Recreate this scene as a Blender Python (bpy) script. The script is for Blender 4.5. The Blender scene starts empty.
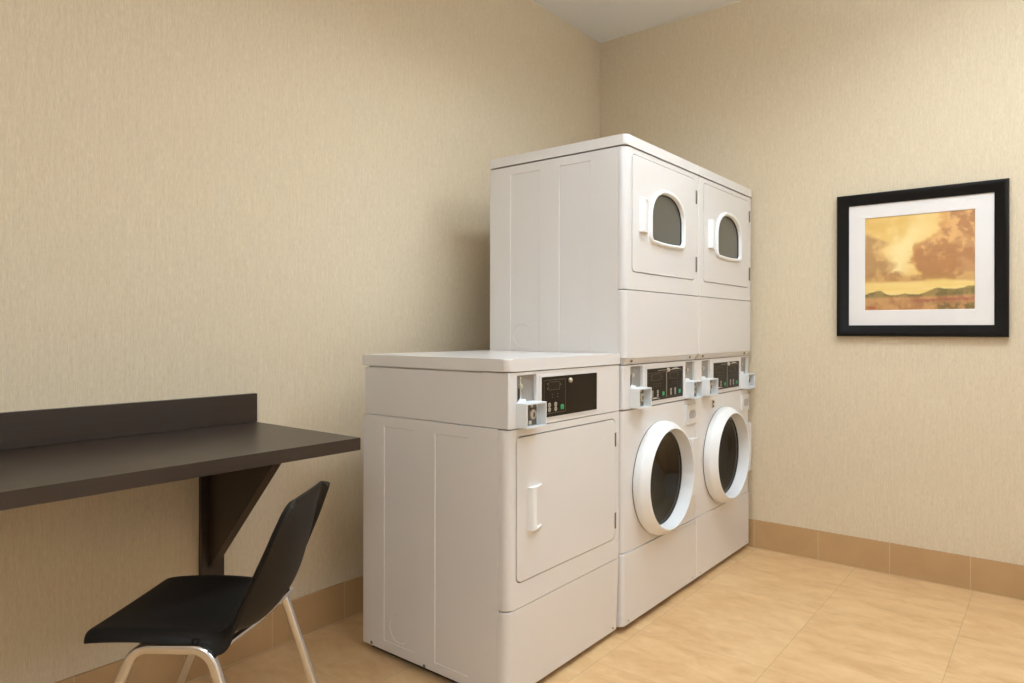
import bpy, bmesh, math, random
from mathutils import Vector, Matrix, noise
random.seed(4)
PI = math.pi
sc = bpy.context.scene
COL = sc.collection

# ------------------------------------------------------------------ measurements (metres)
# x = away from the left wall, y = depth (back wall at y = 0), z = up
CAM = (2.283, -3.754, 1.1756)
ROOM_H, ROOM_X, ROOM_Y = 2.9875, 3.9, -5.0
HB = 0.152                                   # tile baseboard height
XR, XF, XW = 0.2916, 0.9725, 0.9564          # stacks: rear, dryer face, washer face
W = 0.683
YB = -0.0422
S_STEP = W + 0.003
SY1 = YB - W - 0.003                         # right side of the nearer stack
SY0 = SY1 - W                                # left side of the nearer stack
DXR, DXF = 0.266, 0.950                      # single dryer rear / face
DY1 = SY0 - 0.0063
DY0 = DY1 - 0.6825
DY1 += .004

# ------------------------------------------------------------------ materials
def srgb(r, g, b):
    f = lambda c: (c/255/12.92) if c/255 <= .04045 else ((c/255+.055)/1.055)**2.4
    return (f(r), f(g), f(b), 1)

class NT:
    def __init__(s, name):
        s.m = bpy.data.materials.new(name); s.m.use_nodes = True
        s.t = s.m.node_tree; s.b = s.t.nodes['Principled BSDF']
    def n(s, kind, **kw):
        nd = s.t.nodes.new(kind)
        for k, v in kw.items():
            if k in nd.inputs: nd.inputs[k].default_value = v
            else: setattr(nd, k, v)
        return nd
    def l(s, a, b): s.t.links.new(a, b)
    def math(s, op, a, b=None, c=None):
        nd = s.t.nodes.new('ShaderNodeMath'); nd.operation = op
        for i, v in enumerate((a, b, c)):
            if v is None: continue
            if isinstance(v, (int, float)): nd.inputs[i].default_value = v
            else: s.l(v, nd.inputs[i])
        return nd.outputs[0]
    def mix(s, fac, a, b, blend='MIX'):
        nd = s.t.nodes.new('ShaderNodeMix'); nd.data_type = 'RGBA'; nd.blend_type = blend
        if isinstance(fac, (int, float)): nd.inputs[0].default_value = fac
        else: s.l(fac, nd.inputs[0])
        for i, v in ((6, a), (7, b)):
            if isinstance(v, tuple): nd.inputs[i].default_value = v
            else: s.l(v, nd.inputs[i])
        return nd.outputs[2]
    def set(s, **kw):
        for k, v in kw.items(): s.b.inputs[k.replace('_', ' ')].default_value = v
        return s

def simple(name, col, rough=.4, metal=0., var=.03, scale=6., coat=0., spec=.5, bump=0., bscale=200.):
    k = NT(name)
    k.set(Roughness=rough, Metallic=metal, Coat_Weight=coat)
    k.b.inputs['Specular IOR Level'].default_value = spec
    tc = k.n('ShaderNodeTexCoord')
    nz = k.n('ShaderNodeTexNoise', Scale=scale, Detail=3.)
    k.l(tc.outputs['Object'], nz.inputs['Vector'])
    d = tuple(c*(1-var) for c in col[:3])+(1,); u = tuple(min(1, c*(1+var)) for c in col[:3])+(1,)
    k.l(k.mix(nz.outputs['Fac'], d, u), k.b.inputs['Base Color'])
    if bump:
        n2 = k.n('ShaderNodeTexNoise', Scale=bscale, Detail=2.)
        k.l(tc.outputs['Object'], n2.inputs['Vector'])
        bp = k.n('ShaderNodeBump', Strength=bump, Distance=.001)
        k.l(n2.outputs['Fac'], bp.inputs['Height']); k.l(bp.outputs[0], k.b.inputs['Normal'])
    return k.m

def wall_mat(name, along):
    k = NT(name); k.set(Roughness=.85); k.b.inputs['Specular IOR Level'].default_value = .2
    tc = k.n('ShaderNodeTexCoord')
    def nz(sa, sz, det=2.):
        mp = k.n('ShaderNodeMapping')
        v = [3., 3., sz]; v['xy'.index(along)] = sa
        mp.inputs['Scale'].default_value = v
        k.l(tc.outputs['Object'], mp.inputs['Vector'])
        n = k.n('ShaderNodeTexNoise', Scale=1., Detail=det, Roughness=.6)
        k.l(mp.outputs[0], n.inputs['Vector']); return n.outputs['Fac']
    fine = nz(330., 42.); mid = nz(120., 9.); hz = nz(30., 420., 1.)
    h = k.math('ADD', k.math('MULTIPLY', fine, .55), k.math('ADD', k.math('MULTIPLY', mid, .3), k.math('MULTIPLY', hz, .15)))
    rp = k.n('ShaderNodeMapRange'); rp.inputs['From Min'].default_value = .3; rp.inputs['From Max'].default_value = .7
    k.l(h, rp.inputs['Value'])
    c = k.mix(rp.outputs[0], srgb(203, 185, 156), srgb(227, 211, 183))
    k.l(c, k.b.inputs['Base Color'])
    bp = k.n('ShaderNodeBump', Strength=.25, Distance=.0015)
    k.l(h, bp.inputs['Height']); k.l(bp.outputs[0], k.b.inputs['Normal'])
    return k.m

def floor_mat():
    k = NT('beige_stone_floor_tile'); k.set(Roughness=.42)
    k.b.inputs['Specular IOR Level'].default_value = .35
    tc = k.n('ShaderNodeTexCoord'); sp = k.n('ShaderNodeSeparateXYZ'); k.l(tc.outputs['Object'], sp.inputs[0])
    gx = k.math('DIVIDE', k.math('SUBTRACT', sp.outputs[0], .0163), .4887)
    gy = k.math('DIVIDE', k.math('SUBTRACT', sp.outputs[1], -.007), .328)
    def dist(g, size):
        f = k.math('FRACT', g)
        return k.math('MULTIPLY', k.math('MINIMUM', f, k.math('SUBTRACT', 1., f)), size)
    jx = k.math('LESS_THAN', dist(gx, .4887), .0013); jy = k.math('LESS_THAN', dist(gy, .328), .0008)
    cmb = k.n('ShaderNodeCombineXYZ'); k.l(k.math('FLOOR', gx), cmb.inputs[0]); k.l(k.math('FLOOR', gy), cmb.inputs[1])
    wn = k.n('ShaderNodeTexWhiteNoise'); k.l(cmb.outputs[0], wn.inputs['Vector'])
    sc_ = k.n('ShaderNodeVectorMath'); sc_.operation = 'SCALE'; k.l(wn.outputs['Color'], sc_.inputs[0]); sc_.inputs['Scale'].default_value = 9.
    ad = k.n('ShaderNodeVectorMath'); ad.operation = 'ADD'; k.l(tc.outputs['Object'], ad.inputs[0]); k.l(sc_.outputs[0], ad.inputs[1])
    mp = k.n('ShaderNodeMapping'); mp.inputs['Scale'].default_value = (1., 1.9, 1.); mp.inputs['Rotation'].default_value = (0, 0, .35); k.l(ad.outputs[0], mp.inputs['Vector'])
    n1 = k.n('ShaderNodeTexNoise', Scale=5.2, Detail=8., Roughness=.66, Distortion=.5); k.l(mp.outputs[0], n1.inputs['Vector'])
    n2 = k.n('ShaderNodeTexNoise', Scale=17., Detail=4., Roughness=.6, Distortion=.4); k.l(mp.outputs[0], n2.inputs['Vector'])
    cr = k.n('ShaderNodeValToRGB'); e = cr.color_ramp.elements
    e[0].position = .26; e[0].color = srgb(196, 151, 104); e[1].position = .76; e[1].color = srgb(224, 190, 141)
    m_ = cr.color_ramp.elements.new(.5); m_.color = srgb(211, 171, 123)
    k.l(n1.outputs['Fac'], cr.inputs[0])
    c = k.mix(k.math('MULTIPLY', k.math('SUBTRACT', n2.outputs['Fac'], .42), .9), cr.outputs[0], srgb(230, 196, 148))
    c = k.mix(k.math('MULTIPLY', jx, .45), c, srgb(146, 122, 94))
    c = k.mix(k.math('MULTIPLY', jy, .55), c, srgb(168, 140, 106))
    k.l(c, k.b.inputs['Base Color'])
    bp = k.n('ShaderNodeBump', Strength=.3, Distance=.001); k.l(k.math('SUBTRACT', 1., k.math('MAXIMUM', jx, jy)), bp.inputs['Height'])
    k.l(bp.outputs[0], k.b.inputs['Normal'])
    k.l(k.math('ADD', .36, k.math('MULTIPLY', n2.outputs['Fac'], .16)), k.b.inputs['Roughness'])
    return k.m

def base_mat(name, along, off, step=.3265):
    k = NT(name); k.set(Roughness=.5)
    tc = k.n('ShaderNodeTexCoord'); sp = k.n('ShaderNodeSeparateXYZ'); k.l(tc.outputs['Object'], sp.inputs[0])
    g = k.math('DIVIDE', k.math('SUBTRACT', sp.outputs['xy'.index(along)], off), step)
    f = k.math('FRACT', g)
    d = k.math('MULTIPLY', k.math('MINIMUM', f, k.math('SUBTRACT', 1., f)), step)
    j = k.math('LESS_THAN', d, .0014)
    jb = k.math('LESS_THAN', sp.outputs[2], .004)
    wn = k.n('ShaderNodeTexWhiteNoise'); wn.noise_dimensions = '1D'; k.l(k.math('FLOOR', g), wn.inputs['W'])
    n1 = k.n('ShaderNodeTexNoise', Scale=9., Detail=4., Distortion=.5); k.l(tc.outputs['Object'], n1.inputs['Vector'])
    c = k.mix(n1.outputs['Fac'], srgb(178, 142, 98), srgb(195, 159, 113))
    c = k.mix(k.math('MULTIPLY', wn.outputs['Value'], .25), c, srgb(173, 137, 94))
    c = k.mix(k.math('MULTIPLY', k.math('MAXIMUM', j, jb), .6), c, srgb(214, 190, 158))
    k.l(c, k.b.inputs['Base Color'])
    return k.m

def laminate():
    k = NT('espresso_wood_laminate'); k.set(Roughness=.34); k.b.inputs['Specular IOR Level'].default_value = .5
    tc = k.n('ShaderNodeTexCoord'); mp = k.n('ShaderNodeMapping'); mp.inputs['Scale'].default_value = (60., 2.5, 60.)
    k.l(tc.outputs['Object'], mp.inputs['Vector'])
    n1 = k.n('ShaderNodeTexNoise', Scale=1., Detail=5., Distortion=.3); k.l(mp.outputs[0], n1.inputs['Vector'])
    k.l(k.mix(n1.outputs['Fac'], srgb(44, 33, 26), srgb(62, 48, 38)), k.b.inputs['Base Color'])
    n2 = k.n('ShaderNodeTexNoise', Scale=900., Detail=1.); k.l(tc.outputs['Object'], n2.inputs['Vector'])
    bp = k.n('ShaderNodeBump', Strength=.12, Distance=.0006); k.l(n2.outputs['Fac'], bp.inputs['Height']); k.l(bp.outputs[0], k.b.inputs['Normal'])
    return k.m

def painting_mat():
    k = NT('oil_landscape_print'); k.set(Roughness=.6)
    at_ = k.n('ShaderNodeVertexColor'); at_.layer_name = 'paint'
    tc = k.n('ShaderNodeTexCoord'); n1 = k.n('ShaderNodeTexNoise', Scale=70., Detail=4.); k.l(tc.outputs['Object'], n1.inputs['Vector'])
    k.l(k.mix(k.math('MULTIPLY', n1.outputs['Fac'], .12), at_.outputs[0], srgb(196, 140, 82)), k.b.inputs['Base Color'])
    return k.m

M = dict(
    enamel=simple('white_enamel', srgb(221, 216, 212), .28, var=.01, coat=.2),
    bright=simple('bright_white_plastic', srgb(236, 235, 233), .3, var=.01),
    coolwhite=simple('painted_white_steel', srgb(226, 228, 228), .38, var=.012),
    greyin=simple('grey_painted_steel', srgb(146, 139, 131), .45, var=.03),
    plate=simple('dull_metal_plate', srgb(120, 112, 102), .42, .6, var=.05),
    black=simple('black_display_panel', srgb(36, 27, 17), .3, var=.04, spec=.15),
    printed=simple('grey_printed_line', srgb(112, 100, 84), .5),
    logo=simple('pale_printed_line', srgb(205, 196, 180), .45),
    lcd=simple('display_window', srgb(44, 33, 22), .3, spec=.15),
    button=simple('grey_button', srgb(160, 152, 138), .45),
    green=simple('green_button', srgb(40, 150, 96), .4),
    chrome=simple('polished_chrome', (.80, .80, .81, 1), .16, 1., var=.02),
    brass=simple('satin_nickel_lock', srgb(196, 184, 166), .35, .6, var=.04),
    steel=simple('dark_steel_hinge', srgb(122, 110, 94), .45, .5),
    dark=simple('dark_void', srgb(20, 17, 14), .6),
    slot=simple('black_slot', srgb(18, 14, 10), .5),
    rubber=simple('black_rubber', srgb(22, 21, 20), .6),
    gasket=simple('grey_rubber_gasket', srgb(52, 48, 44), .5),
    drum=simple('stainless_drum', srgb(92, 86, 78), .3, .9, var=.06),
    oval=simple('grey_drawer_pull', srgb(176, 170, 168), .45),
    shell=simple('black_moulded_plastic', srgb(27, 22, 17), .55, var=.05, spec=.3, bump=.25, bscale=700.),
    frame=simple('black_picture_frame', srgb(18, 14, 11), .38, var=.06, spec=.2),
    mat=simple('white_mat_board', srgb(238, 232, 227), .8, var=.008),
    red=simple('red_paint', srgb(196, 60, 34), .6),
    lam=laminate(), floor=floor_mat(), paint=painting_mat(),
    wallL=wall_mat('woven_beige_wallpaper_left', 'y'), wallB=wall_mat('woven_beige_wallpaper_back', 'x'),
    baseL=base_mat('tan_tile_baseboard_left', 'y', -2.3115), baseB=base_mat('tan_tile_baseboard_back', 'x', .9815),
    ceil=simple('white_ceiling_paint', srgb(236, 234, 230), .9, var=.01, spec=.2),
    door=simple('painted_door', srgb(206, 190, 170), .5),
)
k = NT('dryer_window_glass'); k.set(Roughness=.3); k.b.inputs['Base Color'].default_value = srgb(92, 90, 80); M['dglass'] = k.m
k.b.inputs['Specular IOR Level'].default_value = .5
k = NT('washer_window_glass'); k.set(Roughness=.03, IOR=1.5); k.b.inputs['Base Color'].default_value = (.25, .23, .20, 1)
k.b.inputs['Transmission Weight'].default_value = 1.; M['wglass'] = k.m
# picture glazing: clear sheet with a faint mirror reflection
k = NT('picture_glazing'); tr = k.n('ShaderNodeBsdfTransparent'); gl = k.n('ShaderNodeBsdfGlossy', Roughness=.0)
fr = k.n('ShaderNodeFresnel', IOR=1.45); mx = k.n('ShaderNodeMixShader')
ge = k.n('ShaderNodeNewGeometry')
k.l(k.math('MULTIPLY', fr.outputs[0], k.math('SUBTRACT', 1., ge.outputs['Backfacing'])), mx.inputs[0]); k.l(tr.outputs[0], mx.inputs[1]); k.l(gl.outputs[0], mx.inputs[2])
k.l(mx.outputs[0], k.t.nodes['Material Output'].inputs[0]); M['pglass'] = k.m

# ------------------------------------------------------------------ geometry helpers
OFF = Vector((0, 0, 0))

def rrect(u0, u1, v0, v1, r, n=5):
    pts = []
    rs = r if isinstance(r, (tuple, list)) else (r,)*4         # corners: u0v0, u1v0, u1v1, u0v1
    for (cu, cv, a0), q in zip(((u0, v0, PI), (u1, v0, 1.5*PI), (u1, v1, 0), (u0, v1, .5*PI)), rs):
        if q <= 0: pts.append((cu, cv)); continue
        ou = cu + (q if cu == u0 else -q); ov = cv + (q if cv == v0 else -q)
        for i in range(n+1):
            a = a0 + (PI/2)*i/n; pts.append((ou + q*math.cos(a), ov + q*math.sin(a)))
    return pts

def circle(cu, cv, r, n=32): return [(cu + r*math.cos(2*PI*i/n), cv + r*math.sin(2*PI*i/n)) for i in range(n)]

def P(axis, a, b, h):
    return {'x': (h, a, b), 'y': (a, h, b), 'z': (a, b, h)}[axis]

def loft(bm, rings, axis, cap0=True, cap1=True, closed=False):
    """rings: list of (poly, height), equal counts"""
    vs = [[bm.verts.new(P(axis, a, b, h)) for a, b in poly] for poly, h in rings]
    n = len(vs[0]); fs = []
    for i in range(len(vs)-1 + (1 if closed else 0)):
        A, B = vs[i], vs[(i+1) % len(vs)]
        for j in range(n): fs.append(bm.faces.new((A[j], A[(j+1) % n], B[(j+1) % n], B[j])))
    if not closed:
        if cap0: fs.append(bm.faces.new(vs[0][::-1]))
        if cap1: fs.append(bm.faces.new(vs[-1]))
    return vs

def prism(bm, poly, axis, lo, hi, bev=0., ends='both', segs=3):
    vs = loft(bm, [(poly, lo), (poly, hi)], axis)
    if bev > 0:
        ed = []
        for row, on in ((vs[0], ends in ('both', 'lo')), (vs[1], ends in ('both', 'hi'))):
            if on:
                n = len(row)
                for j in range(n):
                    e = bm.edges.get((row[j], row[(j+1) % n]))
                    if e: ed.append(e)
        bmesh.ops.bevel(bm, geom=ed, offset=bev, segments=segs, profile=.5, affect='EDGES', clamp_overlap=True)

def box(bm, x0, x1, y0, y1, z0, z1, bev=0., segs=2):
    b2 = bmesh.new()
    loft(b2, [([(x0, y0), (x1, y0), (x1, y1), (x0, y1)], z0), ([(x0, y0), (x1, y0), (x1, y1), (x0, y1)], z1)], 'z')
    if bev: bmesh.ops.bevel(b2, geom=list(b2.edges), offset=bev, segments=segs, profile=.5, affect='EDGES')
    me = bpy.data.meshes.new('t'); b2.to_mesh(me); b2.free(); bm.from_mesh(me); bpy.data.meshes.remove(me)

def lathe_x(bm, prof, cy, cz, n=64, closed=False):
    """prof: list of (x, r)"""
    rings = [(circle(cy, cz, max(r, 1e-5), n), x) for x, r in prof]
    loft(bm, rings, 'x', cap0=not closed, cap1=not closed, closed=closed)

def sweep(bm, path, prof, closed=False, caps=True, up=None):
    """path: Vectors; prof: (side, up) offsets"""
    n = len(path); rows = []
    for i, p in enumerate(path):
        a = path[i-1] if (i or closed) else p; b = path[(i+1) % n] if (i < n-1 or closed) else p
        t = (b-a).normalized()
        u0 = up if up is not None else (Vector((0, 0, 1)) if abs(t.z) < .95 else Vector((1, 0, 0)))
        s = t.cross(u0).normalized(); w = s.cross(t).normalized()
        rows.append([bm.verts.new(p + s*a_ + w*b_) for a_, b_ in prof])
    m = len(prof)
    for i in range(n-1 + (1 if closed else 0)):
        A, B = rows[i], rows[(i+1) % n]
        for j in range(m): bm.faces.new((A[j], A[(j+1) % m], B[(j+1) % m], B[j]))
    if caps and not closed:
        bm.faces.new(rows[0][::-1]); bm.faces.new(rows[-1])

def cutmesh(me, cutter_bm):
    """boolean difference, returned as a fresh mesh"""
    o = bpy.data.objects.new('a', me); COL.objects.link(o)
    cm = bpy.data.meshes.new('c'); bmesh.ops.recalc_face_normals(cutter_bm, faces=cutter_bm.faces); cutter_bm.to_mesh(cm)
    c = bpy.data.objects.new('c', cm); COL.objects.link(c)
    md = o.modifiers.new('b', 'BOOLEAN'); md.operation = 'DIFFERENCE'; md.solver = 'EXACT'; md.object = c
    bpy.context.view_layer.update()
    out = bpy.data.meshes.new_from_object(o.evaluated_get(bpy.context.evaluated_depsgraph_get()))
    bpy.data.objects.remove(o); bpy.data.objects.remove(c); bpy.data.meshes.remove(cm); bpy.data.meshes.remove(me)
    return out

def obj(name, bm, mat, parent=None, cut=None, smooth=True, wn=True, kind=None):
    """link a bmesh (world coordinates, shifted by OFF) as ONE mesh object"""
    bmesh.ops.recalc_face_normals(bm, faces=bm.faces)
    me = bpy.data.meshes.new(name); bm.to_mesh(me); bm.free()
    for c in (cut or []): me = cutmesh(me, c); c.free()
    me.name = name
    me.transform(Matrix.Translation(-OFF))
    mats = mat if isinstance(mat, (list, tuple)) else [mat]
    me.materials.clear()
    for q in mats: me.materials.append(M[q])
    if smooth:
        for p in me.polygons: p.use_smooth = True
        me.set_sharp_from_angle(angle=math.radians(38))
    o = bpy.data.objects.new(name, me); COL.objects.link(o)
    if parent is not None: o.parent = parent
    if smooth and wn:
        w_ = o.modifiers.new('weighted_normal', 'WEIGHTED_NORMAL'); w_.keep_sharp = True; w_.weight = 80
    if kind: o['kind'] = kind
    return o

def thing(name, loc, label, cat, group=None, rz=0.):
    global OFF
    o = bpy.data.objects.new(name, None); COL.objects.link(o); o.location = loc; o.rotation_euler.z = rz
    o.empty_display_size = .1
    o['label'] = label; o['category'] = cat
    if group: o['group'] = group
    OFF = Vector(loc)
    return o

def B(): return bmesh.new()

def copy_tree(o, parent=None):
    c = o.copy(); COL.objects.link(c)
    if parent is not None: c.parent = parent
    for ch in list(o.children): copy_tree(ch, c)
    return c

# ------------------------------------------------------------------ the room
def slab(name, x0, x1, y0, y1, z0, z1, mat, kind='structure'):
    global OFF
    OFF = Vector((0, 0, 0)); b = B(); box(b, x0, x1, y0, y1, z0, z1)
    return obj(name, b, mat, smooth=False, kind=kind)

T = .1
slab('floor', -T, ROOM_X+T, ROOM_Y-T, T, -T, 0, 'floor')
slab('ceiling', -T, ROOM_X+T, ROOM_Y-T, T, ROOM_H, ROOM_H+T, 'ceil')
slab('wall_left', -T, 0, ROOM_Y, 0, 0, ROOM_H, 'wallL')
slab('wall_back', -T, ROOM_X+T, 0, T, 0, ROOM_H, 'wallB')
slab('wall_right', ROOM_X, ROOM_X+T, ROOM_Y, 0, 0, ROOM_H, 'ceil')
slab('wall_front', -T, ROOM_X+T, ROOM_Y-T, ROOM_Y, 0, ROOM_H, 'ceil')
def skirting(name, axis, poly_lo_hi, mat):
    global OFF
    OFF = Vector((0, 0, 0)); b = B()
    x0, x1, y0, y1 = poly_lo_hi
    box(b, x0, x1, y0, y1, 0, HB, .0018)
    return obj(name, b, mat, kind='structure')
skirting('baseboard_left', 'y', (0, .010, ROOM_Y, 0), 'baseL')
skirting('baseboard_back', 'x', (.010, ROOM_X, -.010, 0), 'baseB')
skirting('baseboard_right', 'y', (ROOM_X-.010, ROOM_X, ROOM_Y, -.010), 'baseL')
skirting('baseboard_front', 'x', (2.6, ROOM_X-.010, ROOM_Y, ROOM_Y+.010), 'baseB')

# a double door behind the camera, seen only as a reflection in the picture glass
OFF = Vector((0, 0, 0))
b = B(); box(b, .62, 1.40, ROOM_Y, ROOM_Y+.035, .005, 2.06, .003); box(b, 1.47, 2.35, ROOM_Y, ROOM_Y+.035, .005, 2.06, .003)
d_ = obj('door_1', b, 'door', kind='structure')
b = B()
box(b, .55, .61, ROOM_Y, ROOM_Y+.045, 0, 2.14, .003); box(b, 1.41, 1.46, ROOM_Y, ROOM_Y+.045, 0, 2.07, .003)
box(b, 2.36, 2.42, ROOM_Y, ROOM_Y+.045, 0, 2.14, .003); box(b, .61, 2.36, ROOM_Y, ROOM_Y+.045, 2.075, 2.14, .003)
obj('trim_1', b, 'ceil', kind='structure')

# ------------------------------------------------------------------ appliance pieces
def pan(x0, x1, y0, y1, z0, z1, r=.022, bev=.004, rr=None):
    """front panel: rounded vertical front edges, softened top/bottom edges"""
    b = B()
    prism(b, rrect(x0, x1, y0, y1, (0, r, r if rr is None else rr, 0), 6), 'z', z0, z1, bev*1.5, 'both', 3)
    return b

def pocket(poly, axis, face, depth, draft=0.):
    """cutter: sinks `depth` behind `face` (axis +), opening wider by draft"""
    c = B(); cu = sum(p[0] for p in poly)/len(poly); cv = sum(p[1] for p in poly)/len(poly)
    du = max(abs(p[0]-cu) for p in poly); dv = max(abs(p[1]-cv) for p in poly)
    s = -1 if depth < 0 else 1
    def grow(d): return [(cu+(p[0]-cu)*(1+d/du), cv+(p[1]-cv)*(1+d/dv)) for p in poly]
    over = .02
    loft(c, [(poly, face-depth), (grow(draft), face), (grow(draft), face+s*over)], axis)
    return c

def side_cuts(face_y, rects, circ):
    """embossed recesses in the -y side"""
    cs = []
    for (x0, x1, z0, z1) in rects:
        cs.append(pocket([(x0+.002, z0+.002), (x1-.002, z0+.002), (x1-.002, z1-.002), (x0+.002, z1-.002)], 'y', face_y, -.0024, .0022))
    return cs

def handle(parent, yl, wd, z0, z1, xf, name='handle'):
    """cup pull open to the right"""
    b = B(); d = .018
    prof = [(0, 0), (.004, d*.75), (.009, d), (wd*.36, d+.001), (wd*.36, d-.003), (.012, d-.006), (.010, 0)]
    prism(b, [(xf+q, yl+y) for y, q in prof], 'z', z0+.005, z1-.005)
    cap = [(xf, yl), (xf+d*.75, yl+.004), (xf+d, yl+.009), (xf+d+.001, yl+wd*.36), (xf+.004, yl+wd), (xf, yl+wd)]
    prism(b, cap, 'z', z0, z0+.0052, .001); prism(b, cap, 'z', z1-.0052, z1, .001)
    return obj(name, b, 'bright', parent, wn=False)

def hinge(parent, y, z0, z1, xf):
    b = B(); prism(b, circle(xf+.001, y, .0042, 10), 'z', z0, z1, .0006)
    box(b, xf-.002, xf+.0012, y-.004, y+.008, z0, z1)
    zm = (z0+z1)/2
    b2 = b
    return obj('hinge', b2, 'steel', parent, wn=False)

def screw(parent, axis, c, r=.006, h=.0025, mat='steel'):
    b = B(); s = -1 if axis == 'y' else 1
    a = {'x': (c[1], c[2]), 'y': (c[0], c[2])}[axis]; f = {'x': c[0], 'y': c[1]}[axis]
    pr = [(circle(*a, r, 12), f-s*.002), (circle(*a, r, 12), f+s*h*.5), (circle(*a, r*.7, 12), f+s*h)]
    loft(b, pr, axis)
    return obj('screw', b, mat, parent, wn=False)

def coin_drop(root, fascia, yl, yr, F, ztop=1.033, zm=.9475, zb=.869):
    """coin slot housing lining + hollow coin box with key lock; returns cutter for the fascia"""
    cutter = B(); prism(cutter, rrect(yl, yr, .878, ztop, .004, 3), 'x', F-.013, F+.05)
    # lining
    b = B(); prism(b, rrect(yl, yr, .878, ztop, .004, 3), 'x', F-.0129, F-.0115); lin = obj('coin_recess', b, 'greyin', fascia)
    w = yr-yl
    ys = yl+w*.30
    b = B(); box(b, F-.0115, F-.0085, ys-.0035, ys+.0035, .955, ztop-.006, .0008); obj('coin_track', b, 'chrome', lin, wn=False)
    b = B(); box(b, F-.0115, F-.0102, ys-.011, ys-.0055, .948, .993); obj('coin_slot', b, 'slot', lin, wn=False)
    b = B(); lathe_x(b, [(F-.0115, .008), (F-.005, .009), (F-.001, .0085), (F+.001, .006), (F+.0012, 0)], ys-.004, .997, 16); obj('return_knob', b, 'brass', lin, wn=False)
    b = B(); prism(b, [(ys-.016, .9475), (ys+.024, .9475), (ys+.018, .956), (ys-.004, .9585)], 'x', F-.0115, F-.002, .0012); obj('coin_lip', b, 'bright', lin, wn=False)
    # hollow box
    y0, y1 = yl-.0035, yr-.001
    b = B(); prism(b, rrect(y0, y1, zb, zm, .0025, 3), 'x', F-.02, F+.042, .0012, 'hi', 2)
    c = B(); prism(c, [(y0+.0045, zb+.0045), (y1-.0045, zb+.0045), (y1-.0045, zm-.0045), (y0+.0045, zm-.0045)], 'x', F+.011, F+.08)
    cb = obj('coin_box', b, 'coolwhite', fascia, cut=[c])
    ym = (y0+y1)/2
    F += .008
    b = B(); box(b, F+.003, F+.006, ym-.040, ym+.036, zb+.0055, zm-.0055, .0008); pl = obj('lock_plate', b, 'plate', cb, wn=False)
    yk = ym+.006; zk = (zm+zb)/2+.001
    b = B(); lathe_x(b, [(F+.006, .0150), (F+.010, .0165), (F+.016, .0160), (F+.018, .0130), (F+.0182, 0)], yk, zk, 12); lk = obj('lock', b, 'brass', pl, wn=False)
    b = B(); box(b, F+.0175, F+.0189, yk-.0035, yk+.0035, zk-.008, zk+.006, .0006); lk2 = obj('keyhole', b, 'slot', pl, wn=False); lk2['label'] = 'black keyhole'
    b = B(); box(b, F+.006, F+.012, yk-.016, yk-.004, zk-.032, zk-.020, .0015); obj('lock_tab', b, 'logo', pl, wn=False)
    b = B(); box(b, F+.006, F+.010, yk-.006, yk+.006, zk+.020, zk+.031, .001); obj('lock_tab', b, 'logo', pl, wn=False)
    return cutter

def fillet_line(b, x, y0, z0, y1, z1, w=.0011):
    """thin printed bar on plane x"""
    dy, dz = y1-y0, z1-z0; L = math.hypot(dy, dz); ny, nz_ = -dz/L*w/2, dy/L*w/2
    prism(b, [(y0+ny, z0+nz_), (y1+ny, z1+nz_), (y1-ny, z1-nz_), (y0-ny, z0-nz_)], 'x', x-.0002, x+.0004)

def keypad(panel, F, y0, y1, z0, z1, dots=4, right=False):
    """outlined touch pad: display, indicator dots, four round buttons, green start button"""
    w = y1-y0; h = z1-z0
    b = B(); pts = rrect(y0, y1, z0, z1, .004, 3)
    for i in range(len(pts)): fillet_line(b, F, *pts[i], *pts[(i+1) % len(pts)])
    obj('pad_outline', b, 'printed', panel, smooth=False)
    dy0, dy1, dz0, dz1 = y0+w*.20, y0+w*.72, z1-h*.30, z1-h*.06
    b = B(); prism(b, rrect(dy0, dy1, dz0, dz1, .004, 3), 'x', F-.0002, F+.0006); dsp = obj('display', b, 'lcd', panel)
    b = B(); pts = rrect(dy0, dy1, dz0, dz1, .004, 3)
    for i in range(len(pts)): fillet_line(b, F+.0005, *pts[i], *pts[(i+1) % len(pts)], .0009)
    # little marks beside the display
    for (u, v) in ((-.006, .8), (-.006, .2), (.006, .6)):
        yy = (dy0 if u < 0 else dy1)+u; zz = dz0+(dz1-dz0)*v
        prism(b, rrect(yy-.002, yy+.002, zz-.0025, zz+.0025, .0006, 2), 'x', F-.0002, F+.0006)
    obj('display_rim', b, 'printed', dsp, smooth=False)
    for i in range(dots):
        for j in range(2):
            yy = y0+w*(.24+.52*(i+.5)/dots); zz = z0+h*(.56-.085*j)
            b = B(); prism(b, rrect(yy-.0018, yy+.0018, zz-.0015, zz+.0015, .0006, 2), 'x', F-.0002, F+.0007)
            obj('indicator', b, 'printed', panel, smooth=False)
    for i in range(2):
        for j in range(2):
            yy = y0+w*(.24+.29*i); zz = z0+h*(.25-.14*j)
            b = B(); lathe_x(b, [(F-.0005, .0078), (F+.0012, .0078), (F+.0020, .006), (F+.0021, 0)], yy, zz, 18); bt = obj('button', b, 'button', panel, wn=False)
            b = B(); prism(b, rrect(yy-.003, yy+.002, zz-.001, zz+.001, .0005, 2), 'x', F+.0018, F+.0026); obj('button_mark', b, 'slot', bt, smooth=False)
    yy = y0+w*.84; zz = z0+h*.145
    b = B(); prism(b, rrect(yy-.0095, yy+.0095, zz-.0085, zz+.0085, .004, 4), 'x', F-.0005, F+.0018, .0006, 'hi', 2); g = obj('start_button', b, 'green', panel, wn=False); g['label'] = 'green start button'

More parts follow.
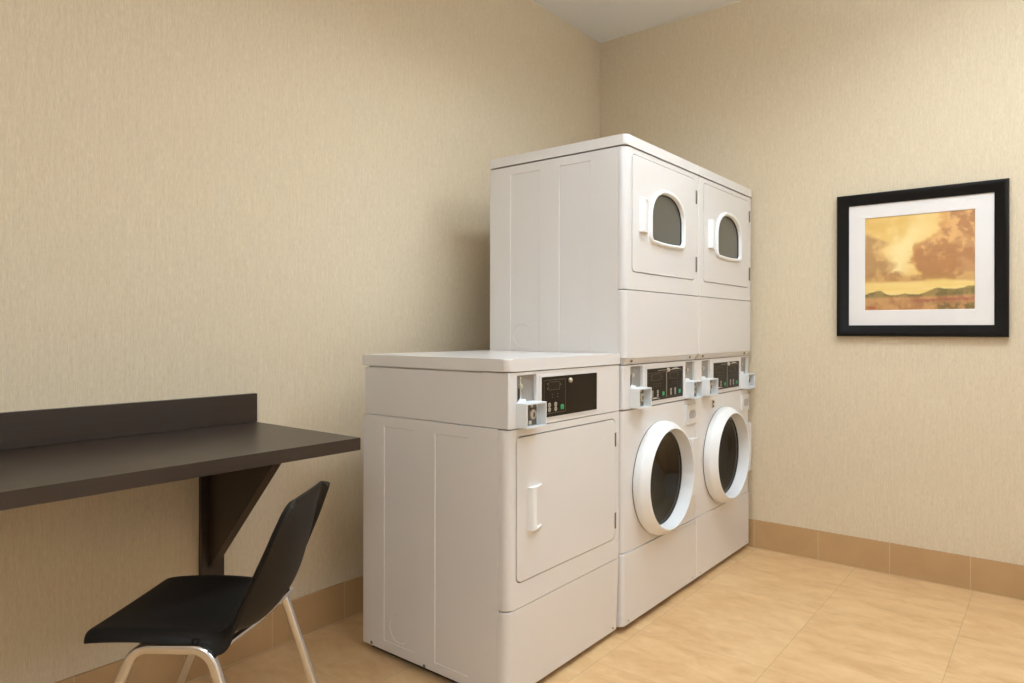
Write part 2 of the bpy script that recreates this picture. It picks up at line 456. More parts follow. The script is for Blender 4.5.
def display_panel(fascia, F, y0, y1, z0, z1, pads, knob=True):
    # raised surround
    b = B(); o_ = rrect(y0-.011, y1+.006, z0-.004, z1+.009, .003, 3); i_ = rrect(y0-.001, y1+.001, z0-.001, z1+.001, .002, 3)
    loft(b, [(o_, F-.002), (o_, F+.0015), (i_, F+.0022), (i_, F-.002)], 'x', closed=True)
    obj('panel_surround', b, 'enamel', fascia)
    b = B(); prism(b, rrect(y0, y1, z0, z1, .002, 3), 'x', F-.003, F+.0008); p = obj('display_panel', b, 'black', fascia)
    for a in pads: keypad(p, F+.0008, *a)
    return p

def panel_knob(p, F, y, z, r=.0085):
    b = B(); lathe_x(b, [(F, r*1.05), (F+.003, r*1.05), (F+.006, r*.95), (F+.009, r*.6), (F+.0098, 0)], y, z, 20)
    return obj('panel_lock', b, 'brass', p, wn=False)

def swoosh(b, F, y0, y1, z, up=1, hgt=.010):
    """pale curved flash mark with a tapering tail"""
    n = 14; top = []; bot = []
    for i in range(n+1):
        t = i/n; yy = y0+(y1-y0)*t
        zc = z + up*hgt*math.sin(PI*t)*.8
        th = .0012 + .0050*math.sin(PI*min(1, t*1.0))**3
        top.append((yy, zc+th/2)); bot.append((yy, zc-th/2))
    prism(b, top+bot[::-1], 'x', F-.0002, F+.0005)

def feet(root, xs, ys):
    for x in xs:
        for y in ys:
            b = B(); prism(b, circle(x, y, .02, 16), 'z', 0, .032, .002); obj('foot', b, 'rubber', root, wn=False)

# ------------------------------------------------------------------ single dryer (nearest machine)
D = thing('tumble_dryer', ((DXR+DXF)/2, (DY0+DY1)/2, 0), 'waist-high white coin-operated dryer with solid windowless door, standing left of the tall stacks', 'dryer')
F = DXF
CBX = .846
b = B()
box(b, DXR, .9125, DY0, DY1, .026, .866, .0025)
cuts = side_cuts(DY0, [(.381, .5325, .062, .829), (.636, .788, .058, .828)], None)
c = pocket(circle(.459, .1205, .048, 40), 'y', DY0+.0024, -.0018, .0016); cuts.append(c)
obj('cabinet', b, 'enamel', D, cut=cuts)
b = B(); box(b, DXR+.006, CBX-.001, DY0+.003, DY1-.003, .868, 1.040, .002); box(b, DXR+.02, CBX-.005, DY0+.012, DY1-.012, 1.038, 1.05)
obj('upper_cabinet', b, 'enamel', D)
b = B(); prism(b, rrect(DXR-.003, F+.004, DY0-.004, DY1+.0015, (.004, .022, .006, .004), 6), 'z', 1.0455, 1.0853, .006, 'both', 3)
obj('lid', b, 'enamel', D)
# control fascia
fb = pan(CBX, F+.001, DY0+.002, DY1-.001, .8675, 1.0425, .005, .003)
yl, yr = -2.0556, -1.9526
def make_fascia(root, fb, drops, F):
    holder = bpy.data.objects.new('control_fascia', None)
    cut = []
    kids = []
    tmp = bpy.data.objects.new('tmp', None); COL.objects.link(tmp)
    for yl, yr in drops: cut.append(coin_drop(root, tmp, yl, yr, F))
    o = obj('control_fascia', fb, 'enamel', root, cut=cut)
    for ch in list(tmp.children): ch.parent = o
    bpy.data.objects.remove(tmp); bpy.data.objects.remove(holder)
    return o
fas = make_fascia(D, fb, [(-2.0556, -1.9526)], F+.001)
dp = display_panel(fas, F+.001, -1.9260, -1.5830, .887, 1.0205, [(-1.9115, -1.7870, .899, 1.0095, 2)])
panel_knob(dp, F+.002, -1.7600, 1.0028)
# door panel
DR = (-2.0548, -1.4490, .3830, .8370)
fp = pan(.9135, F, DY0, DY1, .3025, .8645, .024, .004, .006)
c = B(); prism(c, rrect(DR[0]-.0040, DR[1]+.0045, DR[2]-.0036, DR[3]+.0040, .024, 6), 'x', F-.014, F+.03)
fpo = obj('front_panel', fp, 'enamel', D, cut=[c])
b = B(); prism(b, rrect(*DR, .020, 6), 'x', F-.016, F+.0022, .0024, 'hi', 3)
dd = obj('door', b, 'enamel', D)
handle(dd, -2.0010, .0735, .5365, .6745, F+.0021)
for z0, z1 in ((.733, .785), (.421, .480)): hinge(dd, DR[1]+.0005, z0, z1, F+.001)
lp = pan(.9135, F, DY0, DY1, .024, .3002, .024, .004, .006)
bmesh.ops.recalc_face_normals(lp, faces=lp.faces)
for v in lp.verts:
    if v.co.z < .03 and v.co.x > F-.03: v.co.x -= .010
obj('lower_panel', lp, 'enamel', D)
for x, z in ((.3150, .0357), (.5878, .0326), (.845, .030)): screw(D, 'y', (x, DY0, z))
for y in (DY0+.05, DY1-.045): screw(D, 'x', (F, y, .043), .0035, .0012, 'printed')
b = B(); box(b, DXR+.03, F-.045, DY0+.02, DY1-.02, .008, .03); obj('under_shade', b, 'dark', D)  # near-black block, puts the shade under the dryer into colour
feet(D, (DXR+.06, F-.07), (DY0+.06, DY1-.06))

# ------------------------------------------------------------------ stacked washer + dryer
ST = thing('stacked_washer_dryer', ((XR+XF)/2, (SY0+SY1)/2, 0), 'tall white dryer-over-washer stack in the middle, directly beside the waist-high dryer', 'washer dryer stack', 'tall washer dryer stacks by the back wall')
y0, y1 = SY0, SY1
b = B(); box(b, XR, .9425, y0, y1, 1.050, 1.886, .0025)
box(b, XR+.02, .93, y0+.012, y1-.012, 1.884, 1.895)
cuts = side_cuts(y0, [(.4075, .5655, 1.06, 1.8495), (.6640, .8170, 1.06, 1.851)], None)
cuts.append(pocket(circle(.4731, 1.153, .048, 40), 'y', y0+.0024, -.0018, .0016))
for q in cuts[:2]: pass
obj('dryer_cabinet', b, 'enamel', ST, cut=cuts)
b = B(); box(b, XR, .9215, y0, y1, .026, .8635, .0025)
c = B(); prism(c, circle(-1.091, .559, .25, 48), 'x', .52, 1.2)
obj('washer_cabinet', b, 'enamel', ST, cut=[c])
b = B(); box(b, XR, .853, y0, y1, .8655, 1.0485, .0025); obj('control_housing', b, 'enamel', ST)
def s_lid(r): 
    b = B(); prism(b, rrect(XR-.003, XF+.004, y0-.0012, y1+.0012, (.004, r, .006, .004), 6), 'z', 1.8915, 1.9320, .006, 'both', 3); return b
obj('lid', s_lid(.020), 'enamel', ST)
# dryer face
DR = (-1.3580, -.7790, 1.4060, 1.8630)
def s_dryer(r): return pan(.9435, XF, y0, y1, 1.3345, 1.8865, r, .004, .006)
c = B(); prism(c, rrect(DR[0]-.0034, DR[1]+.0040, DR[2]-.0034, DR[3]+.0036, .022, 6), 'x', XF-.013, XF+.03)
obj('dryer_front_panel', s_dryer(.026), 'enamel', ST, cut=[c])
# window outline (arched top, flat bottom with rounded corners)
def arch(cy, hw, zb, zs, ztop, rb, n=22, bulge=.004):
    pts = []
    for i in range(7):
        a = PI + (PI/2)*i/6; pts.append((cy-hw+rb+rb*math.cos(a), zb+rb+rb*math.sin(a)))
    for i in range(1, 6): t = i/6; pts.append((cy-hw+rb+(2*hw-2*rb)*t, zb-bulge*math.sin(PI*t)))
    for i in range(7):
        a = 1.5*PI + (PI/2)*i/6; pts.append((cy+hw-rb+rb*math.cos(a), zb+rb+rb*math.sin(a)))
    for i in range(n+1):
        a = PI*i/n; ca, sa = math.cos(a), math.sin(a)
        pts.append((cy+hw*math.copysign(abs(ca)**.86, ca), zs+(ztop-zs)*abs(sa)**.92))
    return pts
wy, whw = -1.0560, .1680
def ring_at(d, x): return (arch(wy, whw-d, 1.5265+d, 1.632, 1.7655-d, max(.006, .036-d*.75)), x)
b = B(); prism(b, rrect(*DR, .018, 6), 'x', XF-.015, XF+.0022, .0024, 'hi', 3)
c = B(); loft(c, [ring_at(.014, XF-.05), ring_at(.014, XF+.05)], 'x')
dd = obj('dryer_door', b, 'enamel', ST, cut=[c])
X = XF+.0021
b = B(); loft(b, [ring_at(.0, X-.001), ring_at(.0015, X+.006), ring_at(.005, X+.0105), ring_at(.010, X+.0125), ring_at(.0150, X+.011), ring_at(.0185, X+.006), ring_at(.0200, X-.003), ring_at(.013, X-.004), ring_at(.008, X-.001)], 'x', closed=True)
wf = obj('window_frame', b, 'bright', dd, wn=False)
b = B(); loft(b, [ring_at(.0145, X-.006), ring_at(.0198, X-.0035), ring_at(.0235, X-.0035), ring_at(.0235, X-.007), ring_at(.0145, X-.007)], 'x', closed=True); obj('window_seal', b, 'dark', wf, wn=False)
b = B(); loft(b, [ring_at(.0155, X-.0100), ring_at(.0155, X-.0068)], 'x'); obj('window_glass', b, 'dglass', wf)
handle(dd, -1.3045, .070, 1.5660, 1.7000, XF+.0021)
for z0, z1 in ((1.755, 1.815), (1.443, 1.512)): hinge(dd, DR[1]+.022, z0, z1, XF+.001)
# panel under the dryer door, kick strip
def s_mid(r): return pan(.9435, XF, y0, y1, 1.0665, 1.3315, r, .004, .006)
obj('middle_panel', s_mid(.026), 'enamel', ST)
b = B(); prism(b, [(.9435, 1.0655), (XF-.002, 1.0655), (XF-.020, 1.0415), (.9435, 1.0405)], 'y', y0+.012, y1-.004)
kick = obj('kick_strip', b, 'enamel', ST, wn=False)
for y in (-1.345, -.803): screw(kick, 'x', (XF-.0085, y, 1.0555), .0055, .004)
# washer controls
F = XW+.001
fas = make_fascia(ST, pan(.8545, F, y0+.008, y1+.010, .8665, 1.0385, .008, .004), [(-1.3418, -1.2405), (-.8340, -.7360)], F)
dp = display_panel(fas, F, -1.2045, -.8630, .8835, 1.0165, [(-1.1955, -1.030, .892, .9985, 4), (-1.0170, -.876, .892, .9985, 3)])
panel_knob(dp, F+.001, -1.0145, 1.006, .009)
b = B(); fillet_line(b, F+.0008, -1.026, .889, -1.026, 1.0, .0016); fillet_line(b, F+.0008, -1.105, 1.007, -1.026, 1.007, .0014)
swoosh(b, F+.0008, -.998, -.876, 1.0025, 1, .009)
obj('panel_flash', b, 'logo', dp, smooth=False)
b = B(); swoosh(b, F+.0008, -1.180, -1.085, .8885, 1, .006); obj('panel_flash', b, 'logo', dp, smooth=False)
# washer front
F = XW
cy, cz = -1.088, .559
def s_wash(r): return pan(.9225, XW, y0+.008, y1+.010, .3085, .8615, r, .004, .006)
c = B(); prism(c, circle(cy, cz, .205, 64), 'x', F-.2, F+.1)
wfp = obj('washer_front_panel', s_wash(.018), 'enamel', ST, cut=[c])
b = B(); lathe_x(b, [(F-.002, .2338), (F+.0032, .2338), (F+.0032, .215), (F-.002, .215)], cy, cz, 72, closed=True)
obj('gap_shade', b, 'dark', wfp, wn=False)  # thin dark ring painting the shaded gap behind the door ring
# door ring
b = B()
ring = [(F+.003, .207), (F+.003, .2345), (F+.006, .2362), (F+.030, .2350), (F+.0345, .2335), (F+.0375, .2305), (F+.060, .2140), (F+.0640, .2105), (F+.0650, .2075), (F+.0635, .2055), (F+.040, .2030), (F+.020, .2000), (F+.004, .1985), (F-.004, .1985), (F-.004, .207)]
lathe_x(b, ring, cy, cz, 96, closed=True)
wd = obj('washer_door', b, 'bright', ST, wn=False)
b = B(); lathe_x(b, [(F+.006, .1987), (F+.011, .1990), (F+.0115, .194), (F+.006, .194)], cy, cz, 72, closed=True); obj('door_gasket', b, 'gasket', wd, wn=False)
b = B(); lathe_x(b, [(F+.0085, .1938), (F+.004, .178), (F-.022, .150), (F-.042, .10), (F-.05, .04), (F-.051, 0.0), (F-.055, 0.), (F-.054, .04), (F-.047, .102), (F-.027, .153), (F-.001, .180), (F+.003, .1938)], cy, cz, 72, closed=True)
obj('door_glass', b, 'wglass', wd, wn=False)
# raised latch block at the right of the door
bl = B(); prism(bl, rrect(F-.02, F+.024, y1-.080, y1-.004, (0, .004, .006, 0), 3), 'z', .425, .684, .004, 'both', 2)
c = B(); prism(c, circle(cy, cz, .2385, 72), 'x', F-.1, F+.1)
obj('latch_block', bl, 'enamel', wd, cut=[c])
# drum behind the glass
b = B(); lathe_x(b, [(F-.004, .2045), (F-.06, .2045), (F-.06, .192), (F-.024, .186), (F-.004, .190)], cy, cz, 64, closed=True); obj('door_boot', b, 'rubber', wfp, wn=False)
b = B(); lathe_x(b, [(F-.062, .235), (F-.40, .235), (F-.405, .23), (F-.405, .0), (F-.41, .0), (F-.41, .24), (F-.062, .24)], cy, cz, 48, closed=True)
for i in range(3):
    a = 2*PI*i/3+.5; ca, sa = math.cos(a), math.sin(a)
    prism(b, [(cy+ca*.236-sa*.03, cz+sa*.236+ca*.03), (cy+ca*.18, cz+sa*.18), (cy+ca*.236+sa*.03, cz+sa*.236-ca*.03)], 'x', F-.40, F-.07)
drum = obj('drum', b, 'drum', wfp)
# detergent drawer
dy0, dy1 = -.8350, y1-.002
b = B(); prism(b, rrect(dy0, dy1, .7515, .8400, .005, 4), 'x', F-.01, F+.010, .002, 'hi', 2)
c = B(); prism(c, rrect(dy0+.022, dy1-.010, .7730, .8130, .0185, 6), 'x', F+.004, F+.03)
dr_ = obj('detergent_drawer', b, 'enamel', ST, cut=[c])
b = B(); prism(b, rrect(dy0+.0225, dy1-.0105, .7735, .8125, .018, 6), 'x', F+.002, F+.0052); obj('drawer_pull', b, 'oval', dr_)
# lower panel
def s_low(r):
    lp = pan(.9225, XW+.004, y0+.008, y1+.010, .0235, .3062, r, .004, .006)
    for v in lp.verts:
        if v.co.z < .029 and v.co.x > XW-.03: v.co.x -= .010
    return lp
obj('lower_panel', s_low(.018), 'enamel', ST)
for y in (y0+.050, y1-.032): screw(ST, 'x', (F+.0042, y, .043), .0035, .0012, 'printed')
b = B(); box(b, XR+.03, F-.045, y0+.02, y1-.02, .008, .03); obj('under_shade', b, 'dark', ST)  # dark block standing in for the shade beneath the stack
feet(ST, (XR+.06, F-.07), (y0+.06, y1-.06))
ST2 = copy_tree(ST)
ST2.location.y += S_STEP
OFF = Vector(ST.location)
for nm, fn in (('lid', s_lid), ('dryer_front_panel', s_dryer), ('middle_panel', s_mid), ('washer_front_panel', s_wash), ('lower_panel', s_low)):
    cuts = []
    if nm == 'dryer_front_panel':
        c = B(); prism(c, rrect(DR[0]-.0034, DR[1]+.0040, DR[2]-.0034, DR[3]+.0036, .022, 6), 'x', XF-.013, XF+.03); cuts = [c]
    if nm == 'washer_front_panel':
        c = B(); prism(c, circle(cy, cz, .205, 64), 'x', F-.2, F+.1); cuts = [c]
    tmp = obj('tmp', fn(.006), 'enamel', None, cut=cuts)
    for ch in ST2.children:
        if ch.name.split('.')[0] == nm: ch.data = tmp.data
    bpy.data.objects.remove(tmp)
ST2['label'] = 'tall white dryer-over-washer stack farthest from the desk, against the back wall'
OFF = Vector(ST2.location)
b = B(); box(b, XW-.002, XW+.004, -.5300, -.5080, .800, .8390, .001); lp_ = obj('latch_plate', b, 'brass', ST2, wn=False)
b = B(); box(b, XW+.0035, XW+.006, -.5240, -.5140, .823, .834); box(b, XW+.0035, XW+.006, -.5230, -.5150, .804, .812); obj('latch_slot', b, 'slot', lp_, wn=False)

# ------------------------------------------------------------------ wall-hung folding counter
DX, DYE, DZ, DTH = .5957, -2.3802, .8437, .0381
CT = thing('folding_counter', (0.30, -3.45, 0), 'long dark espresso wall-hung counter with upstand and triangular bracket, behind the black chair', 'counter')
DYL = -4.55
b = B(); box(b, .0012, DX, DYL, DYE, DZ-DTH, DZ, .0015); obj('countertop', b, 'lam', CT)
b = B(); box(b, .0012, .020, DYL, DYE, DZ+.0005, DZ+.1025, .0012); obj('backsplash', b, 'lam', CT)
def bracket(yc):
    b = B(); box(b, .0012, .020, yc-.041, yc+.041, .300, DZ-DTH-.0005, .0015); pl = obj('bracket', b, 'lam', CT)
    b = B(); prism(b, [(.0205, .366), (.0205, DZ-DTH-.0008), (.442, DZ-DTH-.0008), (.436, .7995)], 'y', yc-.016, yc+.016, .0012); obj('gusset', b, 'lam', pl)
bracket(-2.545)
bracket(-4.0)

# ------------------------------------------------------------------ black shell chair
Rt = Vector((.7824, .6227, 0)); Fw = Vector((-.6227, .7824, 0))
th = .0466
REAR = (Rt*math.cos(th)-Fw*math.sin(th)).normalized(); FAR = Vector((-REAR.y, REAR.x, 0))
c0 = Vector((CAM[0], CAM[1], 0)) + Fw*1.8125 + Rt*(-.7394)
CH = thing('shell_chair', c0, 'black moulded plastic chair with chrome tube legs, standing in front of the dark counter', 'chair')
def CP(a, b_, z): return c0 + REAR*a + FAR*b_ + Vector((0, 0, z))
def catmull(pts, n):
    out = []
    m = len(pts)-1
    for i in range(n+1):
        t = i/n*m; k_ = min(int(t), m-1); u = t-k_
        p0 = pts[max(k_-1, 0)]; p1 = pts[k_]; p2 = pts[k_+1]; p3 = pts[min(k_+2, m)]
        out.append(tuple(.5*((2*p1[j])+(-p0[j]+p2[j])*u+(2*p0[j]-5*p1[j]+4*p2[j]-p3[j])*u*u+(-p0[j]+3*p1[j]-3*p2[j]+p3[j])*u**3) for j in range(len(p1))))
    return out
# spine: (a rearward, z, half width, dish)
SP = [(-.268, .434, .188, .000), (-.266, .446, .198, .001), (-.256, .454, .203, .002), (-.19, .456, .206, .006), (-.10, .449, .207, .015), (-.02, .436, .206, .026),
      (.050, .422, .203, .038), (.098, .433, .199, .046), (.138, .478, .195, .052), (.165, .530, .193, .053), (.182, .585, .190, .047), (.195, .640, .185, .037), (.201, .690, .178, .024), (.202, .722, .170, .012), (.2035, .740, .158, .006), (.206, .751, .140, .003), (.211, .7555, .118, .000)]
sp = catmull(SP, 60)
NV = 28
b = B(); grid = []
for i, (a, z, hw, dish) in enumerate(sp):
    a0_, z0_ = sp[max(i-1, 0)][:2]; a1_, z1_ = sp[min(i+1, len(sp)-1)][:2]
    t = Vector((a1_-a0_, z1_-z0_)).normalized(); nrm = Vector((-t.y, t.x))      # towards the sitter (up / forward)
    row = []
    for j in range(NV+1):
        v = -1+2*j/NV
        av = abs(v)
        off = dish*min(1, av/.86)**2.4                                          # edges rise towards the sitter
        lip = 0 if av < .86 else ((av-.86)/.14)
        off -= (.020 + .029*math.exp(-((i/60*(len(SP)-1)-6.3)/1.1)**2))*lip**1.5
        wv = hw*(v if av < .86 else math.copysign(.86+.14*math.sin(lip*PI/2)*.92/ .92, v))
        row.append(b.verts.new(CP(a+nrm.x*off, wv, z+nrm.y*off)))
    grid.append(row)
for i in range(len(grid)-1):
    for j in range(NV): b.faces.new((grid[i][j], grid[i][j+1], grid[i+1][j+1], grid[i+1][j]))
sh = obj('seat_shell', b, 'shell', CH, wn=False)
md = sh.modifiers.new('solid', 'SOLIDIFY'); md.thickness = .006; md.offset = 0
md = sh.modifiers.new('sub', 'SUBSURF'); md.levels = 1; md.render_levels = 1
for p in sh.data.polygons: p.use_smooth = True

def rounded_path(pts, r, n=8):
    out = [pts[0]]
    for i in range(1, len(pts)-1):
        p, q, s = pts[i-1], pts[i], pts[i+1]
        d1 = (p-q).normalized(); d2 = (s-q).normalized(); ang = d1.angle(d2); L = r/math.tan(ang/2)
        A = q+d1*L; Bp = q+d2*L
        cdir = (d1+d2).normalized(); cc = q+cdir*(r/math.sin(ang/2))
        va = A-cc; vb = Bp-cc; tot = va.angle(vb); ax = va.cross(vb).normalized()
        for k_ in range(n+1): out.append(cc + Matrix.Rotation(tot*k_/n, 3, ax) @ va)
    out.append(pts[-1]); return out
tube = rrect(-.0110, .0110, -.0105, .0105, .0055, 3)
for sgn in (-1, 1):
    bb = sgn*.2130
    fo = sgn*.012
    zt = .436
    pts = [CP(-.3025, bb+fo, .004), CP(-.1275, bb, zt), CP(.0519, bb, zt), CP(.1916, bb+fo, .004)]
    b = B(); sweep(b, rounded_path(pts, .055, 9), tube, up=FAR)
    lf = obj('leg_frame', b, 'chrome', CH, wn=False)
    for q in (pts[0], pts[-1]):
        b = B(); prism(b, circle(q.x, q.y, .0145, 14), 'z', 0, .022, .003); obj('foot_glide', b, 'rubber', lf, wn=False)
    b = B(); box_c = [CP(-.085, sgn*.194, .43), CP(0.01, sgn*.194, .43)]
    for q in box_c:
        b = B(); prism(b, circle(q.x, q.y, .010, 12), 'z', .426, .452, .001); obj('seat_mount', b, 'shell', lf, wn=False)
b = B(); sweep(b, [CP(.046, -.205, .414), CP(.066, 0, .407), CP(.086, .205, .419)], rrect(-.009, .009, -.006, .006, .004, 3)); obj('cross_bar', b, 'chrome', CH, wn=False)
b = B(); sweep(b, [CP(-.125, -.205, .427), CP(-.125, .205, .427)], rrect(-.008, .008, -.006, .006, .004, 3)); obj('cross_bar', b, 'chrome', CH, wn=False)

# ------------------------------------------------------------------ framed picture on the back wall
px0, px1, pz0, pz1 = 1.398, 2.1020, 1.1485, 1.848
PIC = thing('framed_picture', ((px0+px1)/2, 0, pz0), 'black-framed golden sunset landscape with wide white mat hanging on the back wall', 'picture')
b = B()
fw = .054
prof = [(0, 0), (0, .022), (.003, .027), (.008, .028), (.020, .025), (.040, .0165), (.049, .0155), (.054, .013), (.054, .004), (.03, 0)]     # (inward, towards room)
rows = []
for (cx_, cz_, sx, sz) in ((px0, pz0, 1, 1), (px1, pz0, -1, 1), (px1, pz1, -1, -1), (px0, pz1, 1, -1)):
    rows.append([b.verts.new((cx_+sx*u, -v-.001, cz_+sz*u)) for u, v in prof])
for i in range(4):
    A, C_ = rows[i], rows[(i+1) % 4]
    for j in range(len(prof)): b.faces.new((A[j], A[(j+1) % len(prof)], C_[(j+1) % len(prof)], C_[j]))
obj('frame', b, 'frame', PIC, smooth=True, wn=False)
ax0, ax1, az0, az1 = 1.524, 1.975, 1.276, 1.7275
# mat board with bevelled opening
b = B()
def rect(u0, u1, v0, v1): return [(u0, v0), (u1, v0), (u1, v1), (u0, v1)]
loft(b, [(rect(px0+.04, px1-.04, pz0+.04, pz1-.04), -.003), (rect(px0+.04, px1-.04, pz0+.04, pz1-.04), -.0085), (rect(ax0-.002, ax1+.002, az0-.002, az1+.002), -.0085), (rect(ax0, ax1, az0, az1), -.0065), (rect(ax0, ax1, az0, az1), -.003)], 'y', closed=True)
obj('mat_board', b, 'mat', PIC, smooth=False)

def lerp(a, c, t): return tuple(a[i]+(c[i]-a[i])*t for i in range(3))
def sm(a, c, x):
    t = max(0, min(1, (x-a)/(c-a))); return t*t*(3-2*t)
def fb(x, y, s, o=0): return noise.fractal(Vector((x*s+o, y*s, o*1.7)), 1., 2., 5)
def paint(s, t):
    w1 = fb(s, t, 3.2, 1.3); w2 = fb(s, t, 9., 4.1); w3 = fb(s, t, 22., 7.7)
    # sky: golden, paler along a diagonal opening
    c = lerp((232, 190, 104), (244, 212, 136), sm(-.4, .5, w1+.3*w2))
    d = s - (.30 + .42*(t-.45)) + .06*w1 + .03*w2                # diagonal light channel
    ch = math.exp(-(d/.12)**2)*sm(.30, .40, t)*(1-.55*sm(.6, 1., t))
    c = lerp(c, (252, 232, 170), .85*ch)
    c = lerp(c, (224, 178, 92), .5*sm(.80, 1., t)*(1-s))
    # big right-hand cloud
    e = .40 + .30*sm(.45, 1., t) + .07*math.sin(t*17)*.6 + .10*w1 + .05*w2
    if t < .5: e = .40 + (.5-t)*1.2 + .05*w2 + .08*w1
    k_ = sm(-.035, .05, s-e)*sm(.33, .40, t+.03*w2)
    base_ = lerp((184, 126, 74), (228, 176, 112), sm(-.30, .40, 1.2*w1+1.0*w2+.35*w3+.5*(s-.72)))
    base_ = lerp(base_, (172, 118, 74), .55*sm(-.1, .45, fb(s, t, 6., 9.)+.10-.6*abs(t-.55)))
    base_ = lerp(base_, (232, 184, 118), .28*sm(.05, .4, fb(s*.6, t*1.3, 8., 2.2))*sm(.40, .7, t))
    c = lerp(c, base_, .95*k_)
    rim = math.exp(-((s-e-.02)/.035)**2)*sm(.40, .5, t); c = lerp(c, (214, 150, 80), .5*rim)
    # left cloud
    e2 = .04 + .24*math.exp(-((t-.46)/.14)**2) + .16*math.exp(-((t-.72)/.06)**2) + .09*w1 + .05*w2
    k2 = sm(.04, -.05, s-e2)*sm(.30, .38, t+.02*w2)*(1-sm(.78, .88, t+.05*w2))
    c = lerp(c, lerp((182, 138, 88), (214, 170, 108), sm(-.3, .4, w2+.5*w1)), .9*k2)
    # long low cloud bank
    k3 = sm(.285, .32, t+.02*w1+.012*w2)*(1-sm(.355, .40, t+.035*w1+.03*w2-.02*math.sin(s*7)))
    c = lerp(c, lerp((170, 116, 66), (206, 154, 92), sm(-.3, .5, w2+w1)), .8*k3*(.55+.45*sm(.0, .25, s)))
    # bright band above the hills
    k4 = sm(.17, .19, t)*(1-sm(.26, .31, t+.015*w1))
    streak = .5+.5*noise.noise(Vector((s*2.2, t*60, 3.)))
    c = lerp(c, lerp((238, 196, 106), (250, 226, 150), streak), .85*k4)
    # hills
    hill = .160 + .042*math.exp(-((s-.13)/.09)**2) + .008*math.sin(s*17+1) + .007*w3 + .010*w2 + .062*math.exp(-((s-.68)/.11)**2) + .080*sm(.70, 1.0, s)
    k5 = sm(.006, -.006, t-hill)
    c = lerp(c, lerp((112, 98, 52), (154, 132, 74), sm(-.3, .4, w2+.4*w3)), .95*k5)
    # field
    fe = .125 + .012*w1 + .02*s
    k6 = sm(.02, -.02, t-fe)
    fld = lerp((178, 122, 74), (208, 156, 98), sm(-.4, .4, w2+.5*w1))
    fld = lerp(fld, (150, 74, 60), .75*math.exp(-((t-.095-.03*(s-.6)+.01*w2)/.020)**2)*sm(.35, .5, s)*(.6+.4*sm(-.2, .3, w3)))
    fld = lerp(fld, (108, 92, 44), .8*sm(.55, .75, s)*(1-sm(.05, .10, t+.02*w3))*sm(-.35, .25, w3+.4*noise.noise(Vector((s*60, t*18, 1.)))))
    c = lerp(c, fld, .95*k6)
    return c
N = 190; b = B(); vv = [[b.verts.new((ax0-.004+(ax1-ax0+.008)*i/N, -.0040, az0-.004+(az1-az0+.008)*j/N)) for i in range(N+1)] for j in range(N+1)]
for j in range(N):
    for i in range(N): b.faces.new((vv[j][i], vv[j][i+1], vv[j+1][i+1], vv[j+1][i]))
bmesh.ops.recalc_face_normals(b, faces=b.faces)
art = obj('landscape_print', b, 'paint', PIC, smooth=False)
at_ = art.data.color_attributes.new('paint', 'FLOAT_COLOR', 'POINT')
for v in art.data.vertices:
    s = (v.co.x+OFF.x-ax0)/(ax1-ax0); t = (v.co.z+OFF.z-az0)/(az1-az0)
    col = srgb(*[max(0, min(255, q)) for q in paint(s, t)])
    at_.data[v.index].color = col
# small red scrawl in the corner of the print
b = B(); pth = []
for i in range(40):
    t = i/39; pth.append(Vector((ax0+.010+.040*t+.0035*math.sin(t*38), -.0046, az0+.0125+.0050*math.sin(t*26+.6)*(.6+.4*math.cos(t*9)))))
sweep(b, pth, [(-.0011, -.0002), (.0011, -.0002), (.0011, .0002), (-.0011, .0002)], up=Vector((0, -1, 0)))
obj('signature', b, 'red', art, smooth=False)
b = B(); box(b, px0+.045, px1-.045, -.0122, -.0102, pz0+.045, pz1-.045); obj('glass', b, 'pglass', PIC, smooth=False)

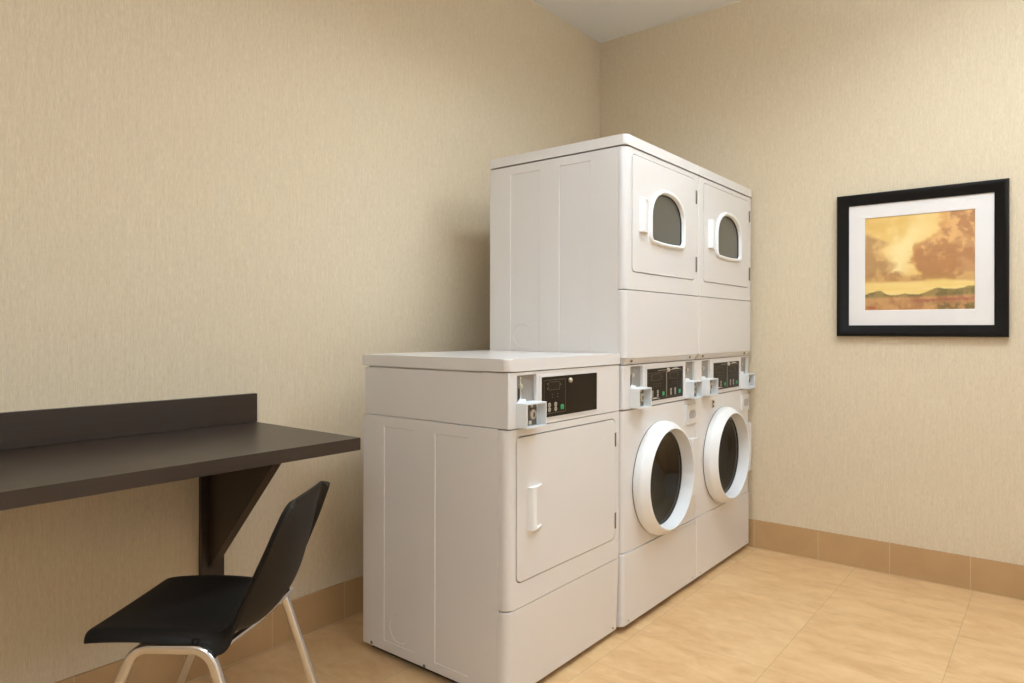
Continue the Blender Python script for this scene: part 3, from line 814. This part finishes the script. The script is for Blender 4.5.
# ------------------------------------------------------------------ light
def area(name, loc, sx, sy, power, col, rot=(0, 0, 0), spread=PI):
    l = bpy.data.lights.new(name, 'AREA'); l.shape = 'RECTANGLE'; l.size = sx; l.size_y = sy; l.energy = power; l.color = col[:3]; l.spread = spread
    o = bpy.data.objects.new(name, l); COL.objects.link(o); o.location = loc; o.rotation_euler = rot
    return o
LAMP = (.85, 1., 1.15)
area('ceiling_lamp', (1.42, -1.80, ROOM_H-.012), .32, 1.2, 21, LAMP, spread=2.5)
for px_, py_, sx_, sy_, dn, upw in ((2.45, -1.05, 1.2, .30, 9, 33), (2.5, -4.5, .30, 1.2, 19, 32)):        # added fill lights: down into the room, up to brighten ceiling and back wall
    area('fill_light', (px_, py_, ROOM_H-.30), sx_, sy_, dn, LAMP)
    area('fill_light', (px_, py_, ROOM_H-.27), sx_, sy_, upw, LAMP, (PI, 0, 0))
w = bpy.data.worlds.new('World'); sc.world = w; w.use_nodes = True
w.node_tree.nodes['Background'].inputs[0].default_value = (.05, .045, .04, 1)

# ------------------------------------------------------------------ camera
cd = bpy.data.cameras.new('camera'); cam = bpy.data.objects.new('camera', cd); COL.objects.link(cam)
cd.sensor_fit = 'HORIZONTAL'; cd.sensor_width = 36.; cd.lens = 690.703/1024*36
cd.shift_x = 0.; cd.shift_y = -(341.5-329.548)/1024
cam.location = CAM
yaw, pit, rol = math.radians(38.5179), math.radians(.0414), math.radians(.1169)
fwd = Vector((-math.sin(yaw)*math.cos(pit), math.cos(yaw)*math.cos(pit), math.sin(pit)))
rt = Vector((math.cos(yaw), math.sin(yaw), 0)); up = rt.cross(fwd)
r2 = rt*math.cos(rol)+up*math.sin(rol); u2 = up*math.cos(rol)-rt*math.sin(rol)
mt = Matrix((r2, u2, -fwd)).transposed().to_4x4(); mt.translation = CAM
cam.matrix_world = mt
cd.clip_start = .05
sc.camera = cam
sc.view_settings.view_transform = 'Standard'; sc.view_settings.look = 'None'
sc.view_settings.exposure = -.08; sc.view_settings.gamma = 1.; sc.view_settings.use_curve_mapping = False
try:
    sc.cycles.use_denoising = True; sc.cycles.max_bounces = 10; sc.cycles.diffuse_bounces = 6; sc.cycles.sample_clamp_indirect = 6
except Exception: pass
